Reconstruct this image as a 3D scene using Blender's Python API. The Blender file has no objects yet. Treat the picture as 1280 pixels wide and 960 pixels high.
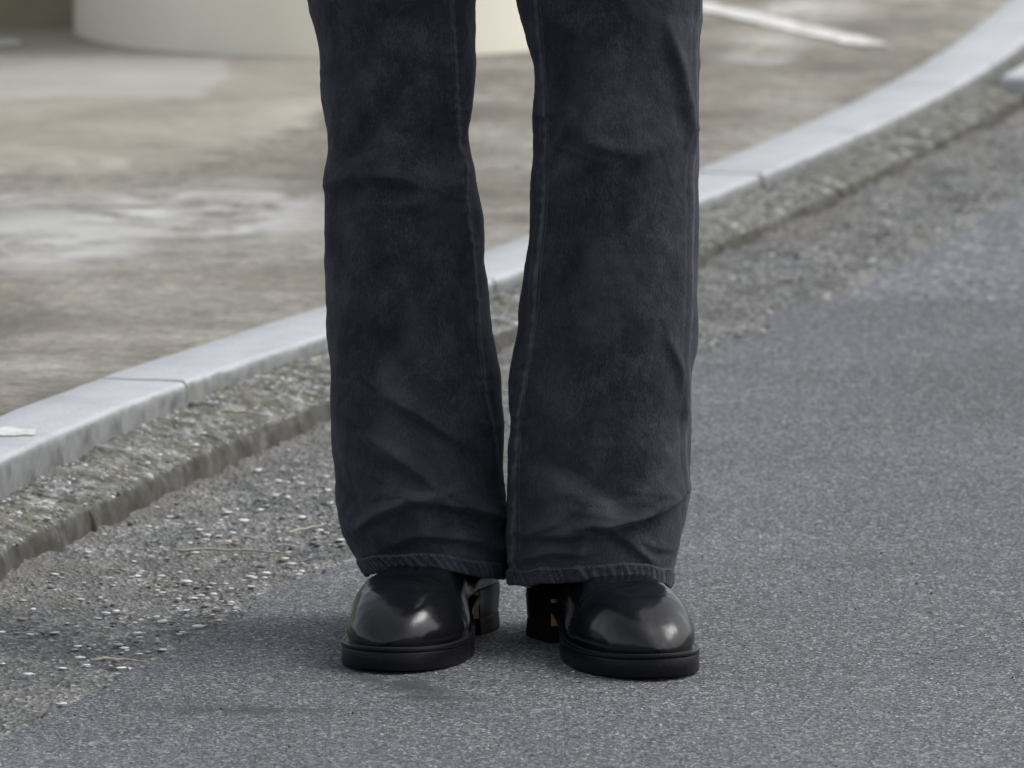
import bpy, math, random
import numpy as np
from mathutils import Vector
from mathutils.bvhtree import BVHTree

R = math.radians
rng = np.random.default_rng(7)
random.seed(7)
scene = bpy.context.scene
COL = scene.collection

# ------------------------------------------------------------------ camera, sky, sun, exposure
F_PX, PITCH, CAM_H = 12204.0, R(7.82), 1.506      # for a 1280 px wide frame
cam_d = bpy.data.cameras.new('camera')
cam = bpy.data.objects.new('camera', cam_d)
COL.objects.link(cam)
cam.location = (0, 0, CAM_H)
cam.rotation_euler = (R(90) - PITCH, 0, 0)
cam_d.sensor_width = 36.0
cam_d.lens = 36.0 * F_PX / 1280.0
cam_d.clip_start = 0.1
cam_d.clip_end = 500
cam_d.dof.use_dof = True
cam_d.dof.focus_distance = 9.13
cam_d.dof.aperture_fstop = 14.0
scene.camera = cam

SUN_EL, SUN_AZ = R(50), R(86)                    # azimuth clockwise from +Y (seen from above): from the right and a little behind
world = bpy.data.worlds.new('World')
scene.world = world
world.use_nodes = True
wn = world.node_tree
sky = wn.nodes.new('ShaderNodeTexSky')
sky.sky_type = 'NISHITA'
sky.sun_disc = False
sky.sun_elevation = SUN_EL
sky.sun_rotation = SUN_AZ
sky.air_density = 1.0
sky.dust_density = 4.0
sky.ozone_density = 1.0
hsv = wn.nodes.new('ShaderNodeHueSaturation')
hsv.inputs['Saturation'].default_value = 0.30
bg = wn.nodes['Background']
bg.inputs['Strength'].default_value = 0.15
wn.links.new(sky.outputs[0], hsv.inputs['Color'])
wn.links.new(hsv.outputs[0], bg.inputs['Color'])

sun_d = bpy.data.lights.new('sun', 'SUN')
sun_d.energy = 0.6
sun_d.angle = R(28)
sun_d.color = (1.0, 0.97, 0.93)
sun = bpy.data.objects.new('sun', sun_d)
COL.objects.link(sun)
sdir = Vector((math.sin(SUN_AZ) * math.cos(SUN_EL), math.cos(SUN_AZ) * math.cos(SUN_EL), math.sin(SUN_EL)))
sun.rotation_euler = (-sdir).to_track_quat('-Z', 'Y').to_euler()

scene.view_settings.view_transform = 'Standard'
scene.view_settings.look = 'None'
scene.view_settings.gamma = 1.0
scene.view_settings.use_curve_mapping = False
scene.view_settings.exposure = 0.60

# ------------------------------------------------------------------ measuring helpers (where things stand on the ground)
def slope(y):                                     # fall per metre of the sight line through photo row y
    return np.tan(PITCH + np.arctan((np.asarray(y, float) - 480) / F_PX))
def depth_cam(Yw, z):
    return Yw * math.cos(PITCH) + (CAM_H - z) * math.sin(PITCH)
def on_level(x, y, z):                            # ground point at height z
    Yw = (CAM_H - z) / slope(y)
    return ((x - 640) / F_PX * depth_cam(Yw, z), Yw)
def at_depth(x, y, Yw):                           # point at world Y
    z = CAM_H - Yw * slope(y)
    return ((x - 640) / F_PX * depth_cam(Yw, z), z)
def project(X, Yw, Z):
    dc = Yw * math.cos(PITCH) + (CAM_H - Z) * math.sin(PITCH)
    v = (CAM_H - Z) * math.cos(PITCH) - Yw * math.sin(PITCH)
    return 640 + F_PX * X / dc, 480 + F_PX * v / dc

def sstep(a, b, x):
    t = np.clip((np.asarray(x, float) - a) / (b - a), 0, 1)
    return t * t * (3 - 2 * t)

# value noise, vectorised
_perm = rng.permutation(256)
_val = rng.random(256) * 2 - 1
def vnoise(x, y, z):
    x, y, z = np.broadcast_arrays(np.asarray(x, float), np.asarray(y, float), np.asarray(z, float))
    xi, yi, zi = np.floor(x).astype(int), np.floor(y).astype(int), np.floor(z).astype(int)
    fx, fy, fz = x - xi, y - yi, z - zi
    ux, uy, uz = (f * f * f * (f * (f * 6 - 15) + 10) for f in (fx, fy, fz))
    def h(a, b, c):
        return _val[_perm[(_perm[(_perm[a & 255] + b) & 255] + c) & 255]]
    r = 0
    for dx in (0, 1):
        wx = ux if dx else 1 - ux
        for dy in (0, 1):
            wy = uy if dy else 1 - uy
            for dz in (0, 1):
                wz = uz if dz else 1 - uz
                r = r + wx * wy * wz * h(xi + dx, yi + dy, zi + dz)
    return r
def fbm(x, y, z, oct=3, gain=0.5):
    r, a, f = 0, 1.0, 1.0
    for o in range(oct):
        r = r + a * vnoise(x * f + 17.3 * o, y * f + 5.1 * o, z * f + 9.7 * o)
        a *= gain; f *= 2.03
    return r

# ------------------------------------------------------------------ object helpers
def tag(o, label=None, cat=None, group=None, kind=None):
    if label: o['label'] = label
    if cat: o['category'] = cat
    if group: o['group'] = group
    if kind: o['kind'] = kind
    return o
def empty(name, loc=(0, 0, 0), parent=None):
    o = bpy.data.objects.new(name, None)
    o.empty_display_size = 0.05
    COL.objects.link(o)
    if parent is not None: o.parent = parent
    else: o.location = loc
    return o
def mesh_data(name, verts, faces, mat, smooth=True, sharp=None):
    me = bpy.data.meshes.new(name)
    v = np.asarray(verts, float)
    if isinstance(faces, np.ndarray) and faces.ndim == 2:
        nf, k_ = faces.shape
        me.vertices.add(len(v)); me.vertices.foreach_set('co', v.astype(np.float32).ravel())
        me.loops.add(nf * k_); me.loops.foreach_set('vertex_index', faces.astype(np.int32).ravel())
        me.polygons.add(nf); me.polygons.foreach_set('loop_start', np.arange(0, nf * k_, k_, dtype=np.int32))
        me.update(calc_edges=True)
    else:
        me.from_pydata(v.tolist(), [], [tuple(int(i) for i in f) for f in faces])
        me.update()
    if smooth:
        me.shade_smooth()
        if sharp is not None: me.set_sharp_from_angle(angle=sharp)
    if mat is not None: me.materials.append(mat)
    return me
def obj(name, verts, faces, mat, parent=None, org=(0, 0, 0), smooth=True, sharp=None):
    v = np.asarray(verts, float) - np.asarray(org, float)
    me = mesh_data(name, v, faces, mat, smooth, sharp)
    o = bpy.data.objects.new(name, me)
    COL.objects.link(o)
    if parent is not None: o.parent = parent
    else: o.location = org
    return o
def grid_faces(nr, nc, wrap=False, flip=False):
    i, j = np.meshgrid(np.arange(nr - 1), np.arange(nc if wrap else nc - 1), indexing='ij')
    j2 = (j + 1) % nc
    f = np.stack([i * nc + j, i * nc + j2, (i + 1) * nc + j2, (i + 1) * nc + j], -1).reshape(-1, 4)
    return f[:, ::-1] if flip else f
def set_attr(me, name, vals):
    a = me.attributes.new(name, 'FLOAT', 'POINT')
    a.data.foreach_set('value', np.asarray(vals, np.float32))

# ------------------------------------------------------------------ materials
class N:
    def __init__(s, name, rough=0.8, spec=0.4):
        s.m = bpy.data.materials.new(name); s.m.use_nodes = True
        s.t = s.m.node_tree; s.b = s.t.nodes['Principled BSDF']
        s.b.inputs['Roughness'].default_value = rough
        s.b.inputs['Specular IOR Level'].default_value = spec
        s.co = s.n('ShaderNodeTexCoord').outputs['Object']
    def n(s, t, **kw):
        nd = s.t.nodes.new(t)
        for k, v in kw.items(): setattr(nd, k, v)
        return nd
    def set(s, sock, v):
        if isinstance(v, bpy.types.NodeSocket): s.t.links.new(v, sock)
        else: sock.default_value = v
    def mapping(s, scale, loc=(0, 0, 0), rot=(0, 0, 0)):
        m = s.n('ShaderNodeMapping'); s.set(m.inputs[0], s.co)
        m.inputs['Scale'].default_value = scale; m.inputs['Location'].default_value = loc; m.inputs['Rotation'].default_value = rot
        return m.outputs[0]
    def noise(s, scale, detail=4, rough=0.55, vec=None, dist=0.0):
        nd = s.n('ShaderNodeTexNoise'); s.set(nd.inputs['Vector'], vec if vec is not None else s.co)
        nd.inputs['Scale'].default_value = scale; nd.inputs['Detail'].default_value = detail
        nd.inputs['Roughness'].default_value = rough; nd.inputs['Distortion'].default_value = dist
        return nd.outputs['Fac']
    def voro(s, scale, out='Color', vec=None, feature='F1', rand=1.0):
        nd = s.n('ShaderNodeTexVoronoi', feature=feature); s.set(nd.inputs['Vector'], vec if vec is not None else s.co)
        nd.inputs['Scale'].default_value = scale; nd.inputs['Randomness'].default_value = rand
        return nd.outputs[out]
    def chan(s, col):
        nd = s.n('ShaderNodeSeparateColor'); s.set(nd.inputs[0], col); return nd.outputs[0]
    def ramp(s, fac, stops, interp='LINEAR'):
        nd = s.n('ShaderNodeValToRGB'); s.set(nd.inputs[0], fac)
        cr = nd.color_ramp; cr.interpolation = interp
        while len(cr.elements) < len(stops): cr.elements.new(0.5)
        for e, (p, c) in zip(cr.elements, stops):
            e.position = p
            e.color = (c, c, c, 1) if isinstance(c, (int, float)) else (*c, 1)
        return nd.outputs[0]
    def mix(s, fac, a, b, mode='MIX'):
        nd = s.n('ShaderNodeMix', data_type='RGBA', blend_type=mode)
        s.set(nd.inputs[0], fac)
        for sock, v in ((nd.inputs[6], a), (nd.inputs[7], b)):
            s.set(sock, (*v, 1) if isinstance(v, tuple) and len(v) == 3 else v)
        return nd.outputs[2]
    def math(s, op, a, b=0.0, clamp=False):
        nd = s.n('ShaderNodeMath', operation=op, use_clamp=clamp)
        s.set(nd.inputs[0], a); s.set(nd.inputs[1], b); return nd.outputs[0]
    def attr(s, name, out='Fac'):
        nd = s.n('ShaderNodeAttribute'); nd.attribute_name = name; return nd.outputs[out]
    def color(s, c): s.set(s.b.inputs['Base Color'], (*c, 1) if isinstance(c, tuple) else c); return s
    def rough(s, v): s.set(s.b.inputs['Roughness'], v); return s
    def bump(s, h, strength=0.5, dist=0.002):
        prev = s.b.inputs['Normal'].links[0].from_socket if s.b.inputs['Normal'].links else None
        nd = s.n('ShaderNodeBump'); s.set(nd.inputs['Height'], h)
        nd.inputs['Strength'].default_value = strength; nd.inputs['Distance'].default_value = dist
        if prev: s.t.links.new(prev, nd.inputs['Normal'])
        s.t.links.new(nd.outputs[0], s.b.inputs['Normal']); return s

M = {}
# new asphalt: grey stone chips in dark binder
k = N('asphalt_new', 0.85, 0.3)
chip = k.chan(k.voro(430))
c = k.ramp(chip, [(0.0, (.026, .0285, .031)), (.3, (.064, .069, .075)), (.65, (.108, .116, .125)), (.92, (.172, .182, .194)), (1.0, (.36, .365, .37))])
big = k.ramp(k.noise(1.6, 6, .62), [(.3, .82), (.5, 1.0), (.7, 1.16)])
c = k.mix(1.0, c, big, 'MULTIPLY')
damp = k.ramp(k.noise(1.0, 4, .6, k.mapping((2.2, 7, 1), loc=(.3, .1, 0)), .6), [(.62, 0.0), (.70, 1.0)])
c = k.mix(k.math('MULTIPLY', damp, .22), c, (.05, .053, .058))
st = k.math('MULTIPLY', k.attr('stain_shadow'), k.ramp(k.noise(14, 5, .65), [(.3, .55), (.55, 1.0)]))
c = k.mix(st, c, (.038, .041, .044))  # painted shadow streaks and stains darken the asphalt
grit = k.ramp(k.chan(k.voro(120)), [(.975, 0.0), (.985, 1.0)])
c = k.mix(k.math('MULTIPLY', grit, .35), c, (.34, .33, .30))
k.color(c).bump(k.voro(430, 'Distance'), .35, .0014)
M['asphalt_new'] = k.m
# old asphalt, coarser and bluer
k = N('asphalt_old', 0.85, 0.4)
chip = k.chan(k.voro(130))
c = k.ramp(chip, [(0.0, (.052, .056, .063)), (.4, (.112, .120, .133)), (.8, (.172, .182, .199)), (1.0, (.31, .32, .335))])
c = k.mix(1.0, c, k.ramp(k.noise(3.0, 5, .6), [(.3, .85), (.7, 1.15)]), 'MULTIPLY')
k.color(c).bump(k.voro(130, 'Distance'), .8, .005)
M['asphalt_old'] = k.m
# dirty strip beside the gutter
k = N('gritty_strip', 0.9, 0.25)
n1 = k.noise(9, 6, .65, dist=.4)
c = k.ramp(n1, [(.30, (.08, .083, .083)), (.48, (.135, .139, .137)), (.60, (.175, .177, .170)), (.75, (.24, .233, .213))])
chip = k.ramp(k.chan(k.voro(210)), [(0, .5), (.5, .95), (.85, 1.3), (1, 2.3)])
c = k.mix(.85, c, chip, 'MULTIPLY')
dirt = k.attr('dirt')
c = k.mix(k.math('MULTIPLY', dirt, .75), c, k.ramp(k.noise(60, 4), [(.3, (.10, .097, .088)), (.7, (.165, .159, .145))]))
k.color(c).bump(k.voro(210, 'Distance'), .8, .004).bump(k.noise(500, 3), .5, .001)
M['grit_strip'] = k.m
# rough weathered gutter block
k = N('weathered_gutter_stone', 0.9, 0.25)
n1 = k.noise(40, 5, .62)
c = k.ramp(n1, [(.34, (.040, .040, .034)), (.47, (.105, .107, .097)), (.58, (.175, .180, .174)), (.70, (.34, .35, .35))])
chip = k.ramp(k.chan(k.voro(190)), [(0, .5), (.5, .95), (.85, 1.3), (1, 2.1)])
c = k.mix(.8, c, chip, 'MULTIPLY')
moss = k.math('MULTIPLY', k.ramp(k.noise(14, 5, .65), [(.46, 0.0), (.62, 1.0)]), .6)
c = k.mix(moss, c, (.10, .098, .066))
c = k.mix(k.attr('grime_shade'), c, k.ramp(k.noise(30, 4), [(.35, (.028, .027, .022)), (.65, (.070, .068, .060))]))
k.color(c).bump(k.noise(160, 3, .6), .35, .002)
M['gutter_stone'] = k.m
# pale cut kerb stone
k = N('pale_kerb_stone', 0.62, 0.45)
c = k.ramp(k.noise(260, 3, .6), [(.3, (.335, .35, .372)), (.7, (.43, .447, .47))])
c = k.mix(1.0, c, k.ramp(k.noise(9, 6, .68), [(.3, .80), (.5, 1.0), (.7, 1.08)]), 'MULTIPLY')
spk = k.ramp(k.chan(k.voro(420)), [(.9, 0.0), (1.0, .35)])
c = k.mix(spk, c, (.22, .23, .25))
g = k.math('MULTIPLY', k.attr('grime_shade'), k.ramp(k.noise(30, 6, .7), [(.25, .75), (.55, 1.0)]))  # upright face darkened: its shading painted in together with dirt
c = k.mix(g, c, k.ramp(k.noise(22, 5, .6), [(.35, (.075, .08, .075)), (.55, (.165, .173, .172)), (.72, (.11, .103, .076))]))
k.color(c).bump(k.noise(600, 3), .25, .0006)
M['kerb_stone'] = k.m
k = N('joint_mortar', 0.95, 0.2)
k.color(k.ramp(k.noise(90, 4), [(.3, (.09, .085, .062)), (.7, (.22, .20, .155))])).bump(k.noise(300, 4), .6, .002)
M['mortar'] = k.m
# lot surface
k = N('worn_lot_surface', 0.88, 0.3)
n1 = k.noise(1.9, 6, .62, None, .5)
c = k.ramp(n1, [(.28, (.085, .078, .062)), (.44, (.158, .148, .124)), (.58, (.222, .211, .184)), (.74, (.33, .320, .292))])
n2 = k.ramp(k.noise(38, 6, .75), [(.32, .5), (.5, .98), (.7, 1.45)])
c = k.mix(.55, c, n2, 'MULTIPLY')
c = k.mix(.8, c, k.ramp(k.noise(4.5, 6, .68, None, .8), [(.32, .62), (.5, 1.0), (.68, 1.3)]), 'MULTIPLY')
chip = k.ramp(k.chan(k.voro(120)), [(0, .55), (.5, 1.0), (1, 1.5)])
c = k.mix(.5, c, chip, 'MULTIPLY')
wob = k.math('MULTIPLY', k.math('SUBTRACT', k.noise(5, 6, .7, None, .6), .5), 3.0)
pad = k.ramp(k.math('ADD', k.attr('pad'), wob), [(.30, 0.0), (.75, 1.0)])
ct = k.ramp(k.noise(2.6, 6, .65, None, .6), [(.3, (.235, .212, .175)), (.5, (.335, .308, .264)), (.7, (.43, .405, .36))])
ct = k.mix(.6, ct, k.ramp(k.noise(26, 5, .7), [(.3, .72), (.7, 1.22)]), 'MULTIPLY')
c = k.mix(k.math('MULTIPLY', pad, .92), c, ct)
cp = k.ramp(k.noise(3.5, 6, .6, None, .6), [(.3, (.33, .33, .31)), (.7, (.44, .44, .42))])
pa = k.ramp(k.math('ADD', k.attr('patch'), k.math('MULTIPLY', wob, .8)), [(.30, 0.0), (.8, 1.0)])
c = k.mix(k.math('MULTIPLY', pa, .7), c, cp)
pale = k.math('MULTIPLY', k.attr('pale'), k.ramp(k.noise(7, 6, .7, None, .6), [(.38, 0.0), (.58, 1.0)]))
c = k.mix(pale, c, (.47, .475, .47))
k.color(c).bump(k.noise(120, 5, .7), .6, .005)
M['lot'] = k.m
k = N('worn_white_paint', 0.7, 0.4)
c = k.ramp(k.noise(40, 5, .7), [(.36, (.33, .33, .31)), (.56, (.58, .58, .575))])
k.color(c).bump(k.noise(200, 3), .3, .001)
M['paint'] = k.m
k = N('cream_render', 0.75, 0.35)
c = k.ramp(k.noise(2.5, 5, .6), [(.3, (.76, .725, .615)), (.7, (.84, .805, .695))])
k.color(c).bump(k.noise(300, 4), .25, .001)
M['cream'] = k.m
k = N('dark_olive_render', 0.9, 0.2)
k.color(k.ramp(k.noise(5, 5, .6), [(.3, (.20, .178, .125)), (.7, (.30, .272, .20))])).bump(k.noise(120, 4), .6, .003)
M['olive'] = k.m
# stones, twigs
k = N('loose_stone', 0.8, 0.35)
k.color(k.attr('tint', 'Color')).bump(k.noise(400, 3), .4, .0008)
M['stone'] = k.m
k = N('white_pebble', 0.7, 0.4)
k.color(k.ramp(k.noise(160, 3), [(.3, (.46, .46, .48)), (.7, (.64, .64, .65))]))
M['pebble'] = k.m
k = N('dry_twig_bark', 0.85, 0.25)
k.color(k.ramp(k.noise(200, 4), [(.3, (.26, .235, .185)), (.7, (.44, .41, .34))])).bump(k.noise(500, 3), .4, .0006)
M['twig'] = k.m
# washed black denim
k = N('washed_black_denim', 0.88, 0.22)
cl = k.noise(26, 5, .66, None, .3)
slub = k.noise(1.0, 3, .6, k.mapping((600, 600, 90)))
fine = k.noise(1.0, 2, .6, k.mapping((800, 800, 330), rot=(0, R(35), 0)))
f = k.math('ADD', k.math('MULTIPLY', cl, .46), k.math('ADD', k.math('MULTIPLY', slub, .20), k.math('MULTIPLY', fine, .34)))
c = k.ramp(f, [(.37, (.0060, .0062, .0095)), (.5, (.0155, .0162, .0232)), (.61, (.036, .0382, .0525))])
c = k.mix(k.math('MULTIPLY', k.attr('fade'), .85, True), c, (.088, .092, .118))
k.color(c)
tw = k.noise(1.0, 2, .5, k.mapping((1300, 1300, 420), rot=(0, R(32), 0)))
k.bump(tw, .6, .0009).bump(k.noise(70, 5, .62), .42, .0032)
k.b.inputs['Sheen Weight'].default_value = .12
k.b.inputs['Sheen Roughness'].default_value = .5
k.b.inputs['Sheen Tint'].default_value = (.55, .57, .68, 1)
M['denim'] = k.m
k = N('grey_thread', 0.8, 0.3); k.color((.075, .078, .10)); M['thread'] = k.m
# black boot leather
k = N('black_boot_leather', 0.24, 0.36)
k.color(k.ramp(k.noise(25, 4), [(.3, (.0045, .0048, .0065)), (.7, (.008, .0085, .011))]))
k.rough(k.math('ADD', k.ramp(k.noise(18, 5, .6), [(.3, .15), (.7, .24)]), k.math('MULTIPLY', k.ramp(k.noise(1.0, 4, .7, k.mapping((160, 60, 160))), [(.55, 0.0), (.75, 1.0)]), .14)))
k.bump(k.noise(24, 3, .5), .3, .004).bump(k.noise(90, 4, .6), .12, .0012).bump(k.voro(900, 'Distance'), .08, .0004)
M['leather'] = k.m
k = N('black_sole_edge', 0.42, 0.14)
k.color((.007, .007, .009)); k.rough(k.ramp(k.noise(60, 4), [(.3, .26), (.7, .42)])).bump(k.noise(1.0, 3, .6, k.mapping((90, 90, 900))), .2, .0008)
M['sole'] = k.m
k = N('black_heel_rubber', 0.6, 0.12); k.color((.007, .007, .008)).bump(k.noise(200, 3), .2, .0008); M['rubber'] = k.m
k = N('tan_leather_stack', 0.6, 0.4)
k.color(k.ramp(k.noise(1.0, 4, .6, k.mapping((60, 60, 900))), [(.3, (.30, .165, .06)), (.7, (.50, .30, .12))])); M['tan_leather'] = k.m
k = N('waxed_thread', 0.6, 0.3); k.color((.035, .035, .038)); M['wax'] = k.m
k = N('skin', 0.55, 0.4); k.color(k.ramp(k.noise(40, 3), [(.3, (.42, .26, .18)), (.7, (.52, .33, .24))])); M['skin'] = k.m

# ------------------------------------------------------------------ kerb line in plan
ZK_A, ZK_B = 0.085, 0.045
def zk(Yw): return ZK_A + (ZK_B - ZK_A) * sstep(9.7, 11.8, Yw)
def on_kerb(x, y):
    Yw = 10.5
    for _ in range(40):
        X, Yw = on_level(x, y, float(zk(Yw)))
    return X, Yw
front_px = [(0, 565), (238, 484), (409, 424), (605, 346), (654, 330), (877, 248), (993, 203), (1060, 173), (1127, 143), (1193, 110), (1227, 90), (1280, 48)]
base_px = [(0, 712), (135, 671), (240, 619), (326, 570), (409, 529), (877, 328), (977, 288), (1060, 250), (1127, 217), (1193, 185), (1243, 153), (1277, 123)]
edge_px = [(0, 919), (94, 877), (180, 832), (259, 784), (360, 735), (424, 697), (870, 443), (983, 393), (1093, 333), (1227, 253), (1280, 228)]
def fitted(pts, deg=3):
    p = np.array(pts); lo, hi = p[:, 1].min(), p[:, 1].max()
    y0 = p[:, 1].mean()
    co = np.polyfit(p[:, 1] - y0, p[:, 0], deg); d = np.polyder(co)
    def fn(Yw):
        Yw = np.asarray(Yw, float); yc = np.clip(Yw, lo, hi)
        return np.polyval(co, yc - y0) + np.polyval(d, yc - y0) * (Yw - yc)
    return fn
XF = fitted([on_kerb(*p) for p in front_px])
XB_ = fitted([on_level(*p, 0.0) for p in base_px])
XE = fitted([on_level(*p, 0.0) for p in edge_px])
def XB(Yw): return np.maximum(XB_(Yw), XF(Yw) + 0.075)
KW = 0.102
def tangent(fn, Yw):
    d = (fn(Yw + .05) - fn(Yw - .05)) / .1
    L = np.hypot(d, 1); return d / L, 1 / L
def XBACK(Yw):                                    # back edge of the kerb at the same Y
    tx, ty = tangent(XF, Yw); return XF(Yw) - KW / ty

# ------------------------------------------------------------------ ground: road, strip, lot
def sheet(name, poly, z, mat, kind='structure', thick=None):
    n = len(poly)
    if thick is None:
        return tag(obj(name, [(x, y, z) for x, y in poly], [range(n)], mat, smooth=False), kind=kind)
    v = [(x, y, z) for x, y in poly] + [(x, y, z - thick) for x, y in poly]
    f = [list(range(n))] + [[i, i + n, (i + 1) % n + n, (i + 1) % n] for i in range(n)]
    return tag(obj(name, v, f, mat, smooth=False), kind=kind)

tag(obj('road', [(-150, -60, -.009), (150, -60, -.009), (150, 220, -.009), (-150, 220, -.009)], [(0, 1, 2, 3)], M['asphalt_old'], smooth=False),
    'older blue grey asphalt road surface beyond the newer strip', kind='structure')

# newer asphalt strip, ragged edge
seam_y = [on_level(x, 375 + 2 * math.sin(x * .05), 0.0)[1] for x in (1010, 1400)]
sy1 = seam_y[0]
ys = np.concatenate([np.linspace(3.0, 8.36, 14), np.arange(8.38, 10.0, .0034), np.arange(10.0, sy1, .007), [sy1]])
offs = np.concatenate([np.arange(0, 1.12, .0020), np.geomspace(1.125, 5.0, 26)])
ex = XE(ys) + .012 * fbm(ys * 7, 0, 3, 4, .55) + .0025 * vnoise(ys * 60, 0, 8)
X = ex[:, None] + offs[None]; Yg = np.repeat(ys[:, None], len(offs), 1)
Yg = Yg + (sstep(sy1 - .4, sy1, ys)[:, None] * .014 * fbm(X * 11, 1, 1, 3))
grain = rng.standard_normal(X.shape)
grain[1:-1, 1:-1] = .62 * grain[1:-1, 1:-1] + .10 * (grain[:-2, 1:-1] + grain[2:, 1:-1] + grain[1:-1, :-2] + grain[1:-1, 2:])
Zg = .00027 * grain + .0012 * fbm(X * 5, Yg * 5, 3, 2) * 0.5
Zg[:, 0] = -.006; Zg[:, 1] -= .0008; Zg[-1] = -.008
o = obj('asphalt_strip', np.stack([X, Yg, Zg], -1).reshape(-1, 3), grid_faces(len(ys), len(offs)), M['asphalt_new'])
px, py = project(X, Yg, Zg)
stn_shadow = np.zeros_like(px)  # boot and leg shadow streaks painted in, plus faint stains farther out
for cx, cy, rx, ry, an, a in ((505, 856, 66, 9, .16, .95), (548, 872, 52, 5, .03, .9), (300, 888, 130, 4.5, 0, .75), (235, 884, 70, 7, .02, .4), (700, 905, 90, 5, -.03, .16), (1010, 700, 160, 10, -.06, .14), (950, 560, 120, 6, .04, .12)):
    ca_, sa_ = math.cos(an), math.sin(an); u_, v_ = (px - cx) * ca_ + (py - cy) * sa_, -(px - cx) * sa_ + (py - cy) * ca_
    wv = 1 + .5 * fbm(px / 40, py / 12, cx, 2); stn_shadow = np.maximum(stn_shadow, a * np.exp(-((u_ / rx) ** 4 + (v_ / (ry * wv)) ** 2)))
set_attr(o.data, 'stain_shadow', np.clip(stn_shadow, 0, 1).ravel())
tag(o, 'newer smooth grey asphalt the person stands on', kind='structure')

# gritty strip between gutter and asphalt
ys = np.arange(8.6, 15.5, .0065); nu = 64
u = np.linspace(-.12, 1.12, nu)
xa, xb = XB(ys) - .03, XE(ys) + .03
X = xa[:, None] + (xb - xa)[:, None] * (u[None] + .12) / 1.24
Yg = np.repeat(ys[:, None], nu, 1)
h = .0022 * fbm(X * 22, Yg * 22, 1, 4, .6) + .0022 * fbm(X * 130, Yg * 130, 5, 2)
gut = np.exp(-np.maximum(X - XB(ys)[:, None], 0) / .035)
Zg = -.0016 - .011 * sstep(1.0, 1.12, u)[None] + h + .006 * gut + .0025 * gut * fbm(X * 60, Yg * 60, 2, 2)
o = obj('gutter_strip', np.stack([X, Yg, Zg], -1).reshape(-1, 3), grid_faces(len(ys), nu), M['grit_strip'])
set_attr(o.data, 'dirt', np.clip(gut * 1.1 + .45 * fbm(X * 7, Yg * 7, 9, 3), 0, 1).ravel())
tag(o, 'gritty worn strip of ground along the gutter stones', kind='structure')

# lot behind the kerb (falls with the kerb, then level)
ys = np.concatenate([np.arange(6, 9, .25), np.arange(9, 16, .03), np.geomspace(16, 200, 40)])
offs = np.concatenate([np.linspace(0, 1.6, 130), np.geomspace(1.62, 120, 70)])
X = XBACK(ys)[:, None] - offs[None] + .004
Yg = np.repeat(ys[:, None], len(offs), 1)
Zg = zk(Yg) - .004 + .0004 * fbm(X * 6, Yg * 6, 0, 3) * np.minimum(1, offs / .1)[None]
o = obj('parking_lot', np.stack([X, Yg, Zg], -1).reshape(-1, 3), grid_faces(len(ys), len(offs), flip=True), M['lot'])
px, py = project(X, Yg, Zg)
pale = np.zeros_like(px)
for cx, cy, rx, ry, a in ((230, 270, 170, 34, 1), (60, 300, 130, 40, .8), (300, 250, 150, 26, .7), (950, 62, 60, 22, .7), (1020, 12, 80, 14, .8), (40, 250, 110, 12, .5)):
    pale = np.maximum(pale, a * np.exp(-(((px - cx) / rx) ** 2 + ((py - cy) / ry) ** 2) ** 2))
set_attr(o.data, 'pale', pale.ravel())
pad_edge = np.interp(px, [-700, -100, 60, 150, 215, 280, 335, 388, 430, 520, 600, 660], [232, 222, 206, 204, 207, 192, 176, 153, 128, 100, 62, 0])
set_attr(o.data, 'pad', np.clip(.5 + (pad_edge - py) / 44, -.6, 1.6).ravel())
patch = np.minimum(np.clip(.5 + (122 - py) / 12, 0, 1), np.clip(.5 + (py - 70) / 10, 0, 1)) * np.clip(.5 + (292 - .35 * (py - 76) * 1.6 - px) / 26, 0, 1)
set_attr(o.data, 'patch', patch.ravel())
tag(o, 'mottled worn paved lot behind the kerb', kind='structure')

ZL = ZK_B
# painted lot lines
def lot_line(pts, hw, label, z=-.0016):
    w = [on_level(x, y, ZL) for x, y in pts]
    dx, dy = w[-1][0] - w[0][0], w[-1][1] - w[0][1]; L = math.hypot(dx, dy); nx, ny = -dy / L, dx / L
    n = 40; a, b = [], []
    for i in range(n + 1):
        t = i / n; x, y = w[0][0] + dx * t, w[0][1] + dy * t
        j = .006 * float(fbm(x * 25, y * 25, 4, 3)); e = hw * (1 if i < n else .6)
        a.append((x + nx * (e + j), y + ny * (e + j))); b.append((x - nx * (e - j), y - ny * (e - j)))
    o = sheet('painted_line', a + b[::-1], ZL + z, M['paint'])
    o['label'] = label
lot_line([(560, -66), (877, 7), (1096, 55)], .031, 'worn white painted line across the lot near the kerb')
lot_line([(-160, 53), (24, 51)], .045, 'short white painted line end at the left of the lot')

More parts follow.
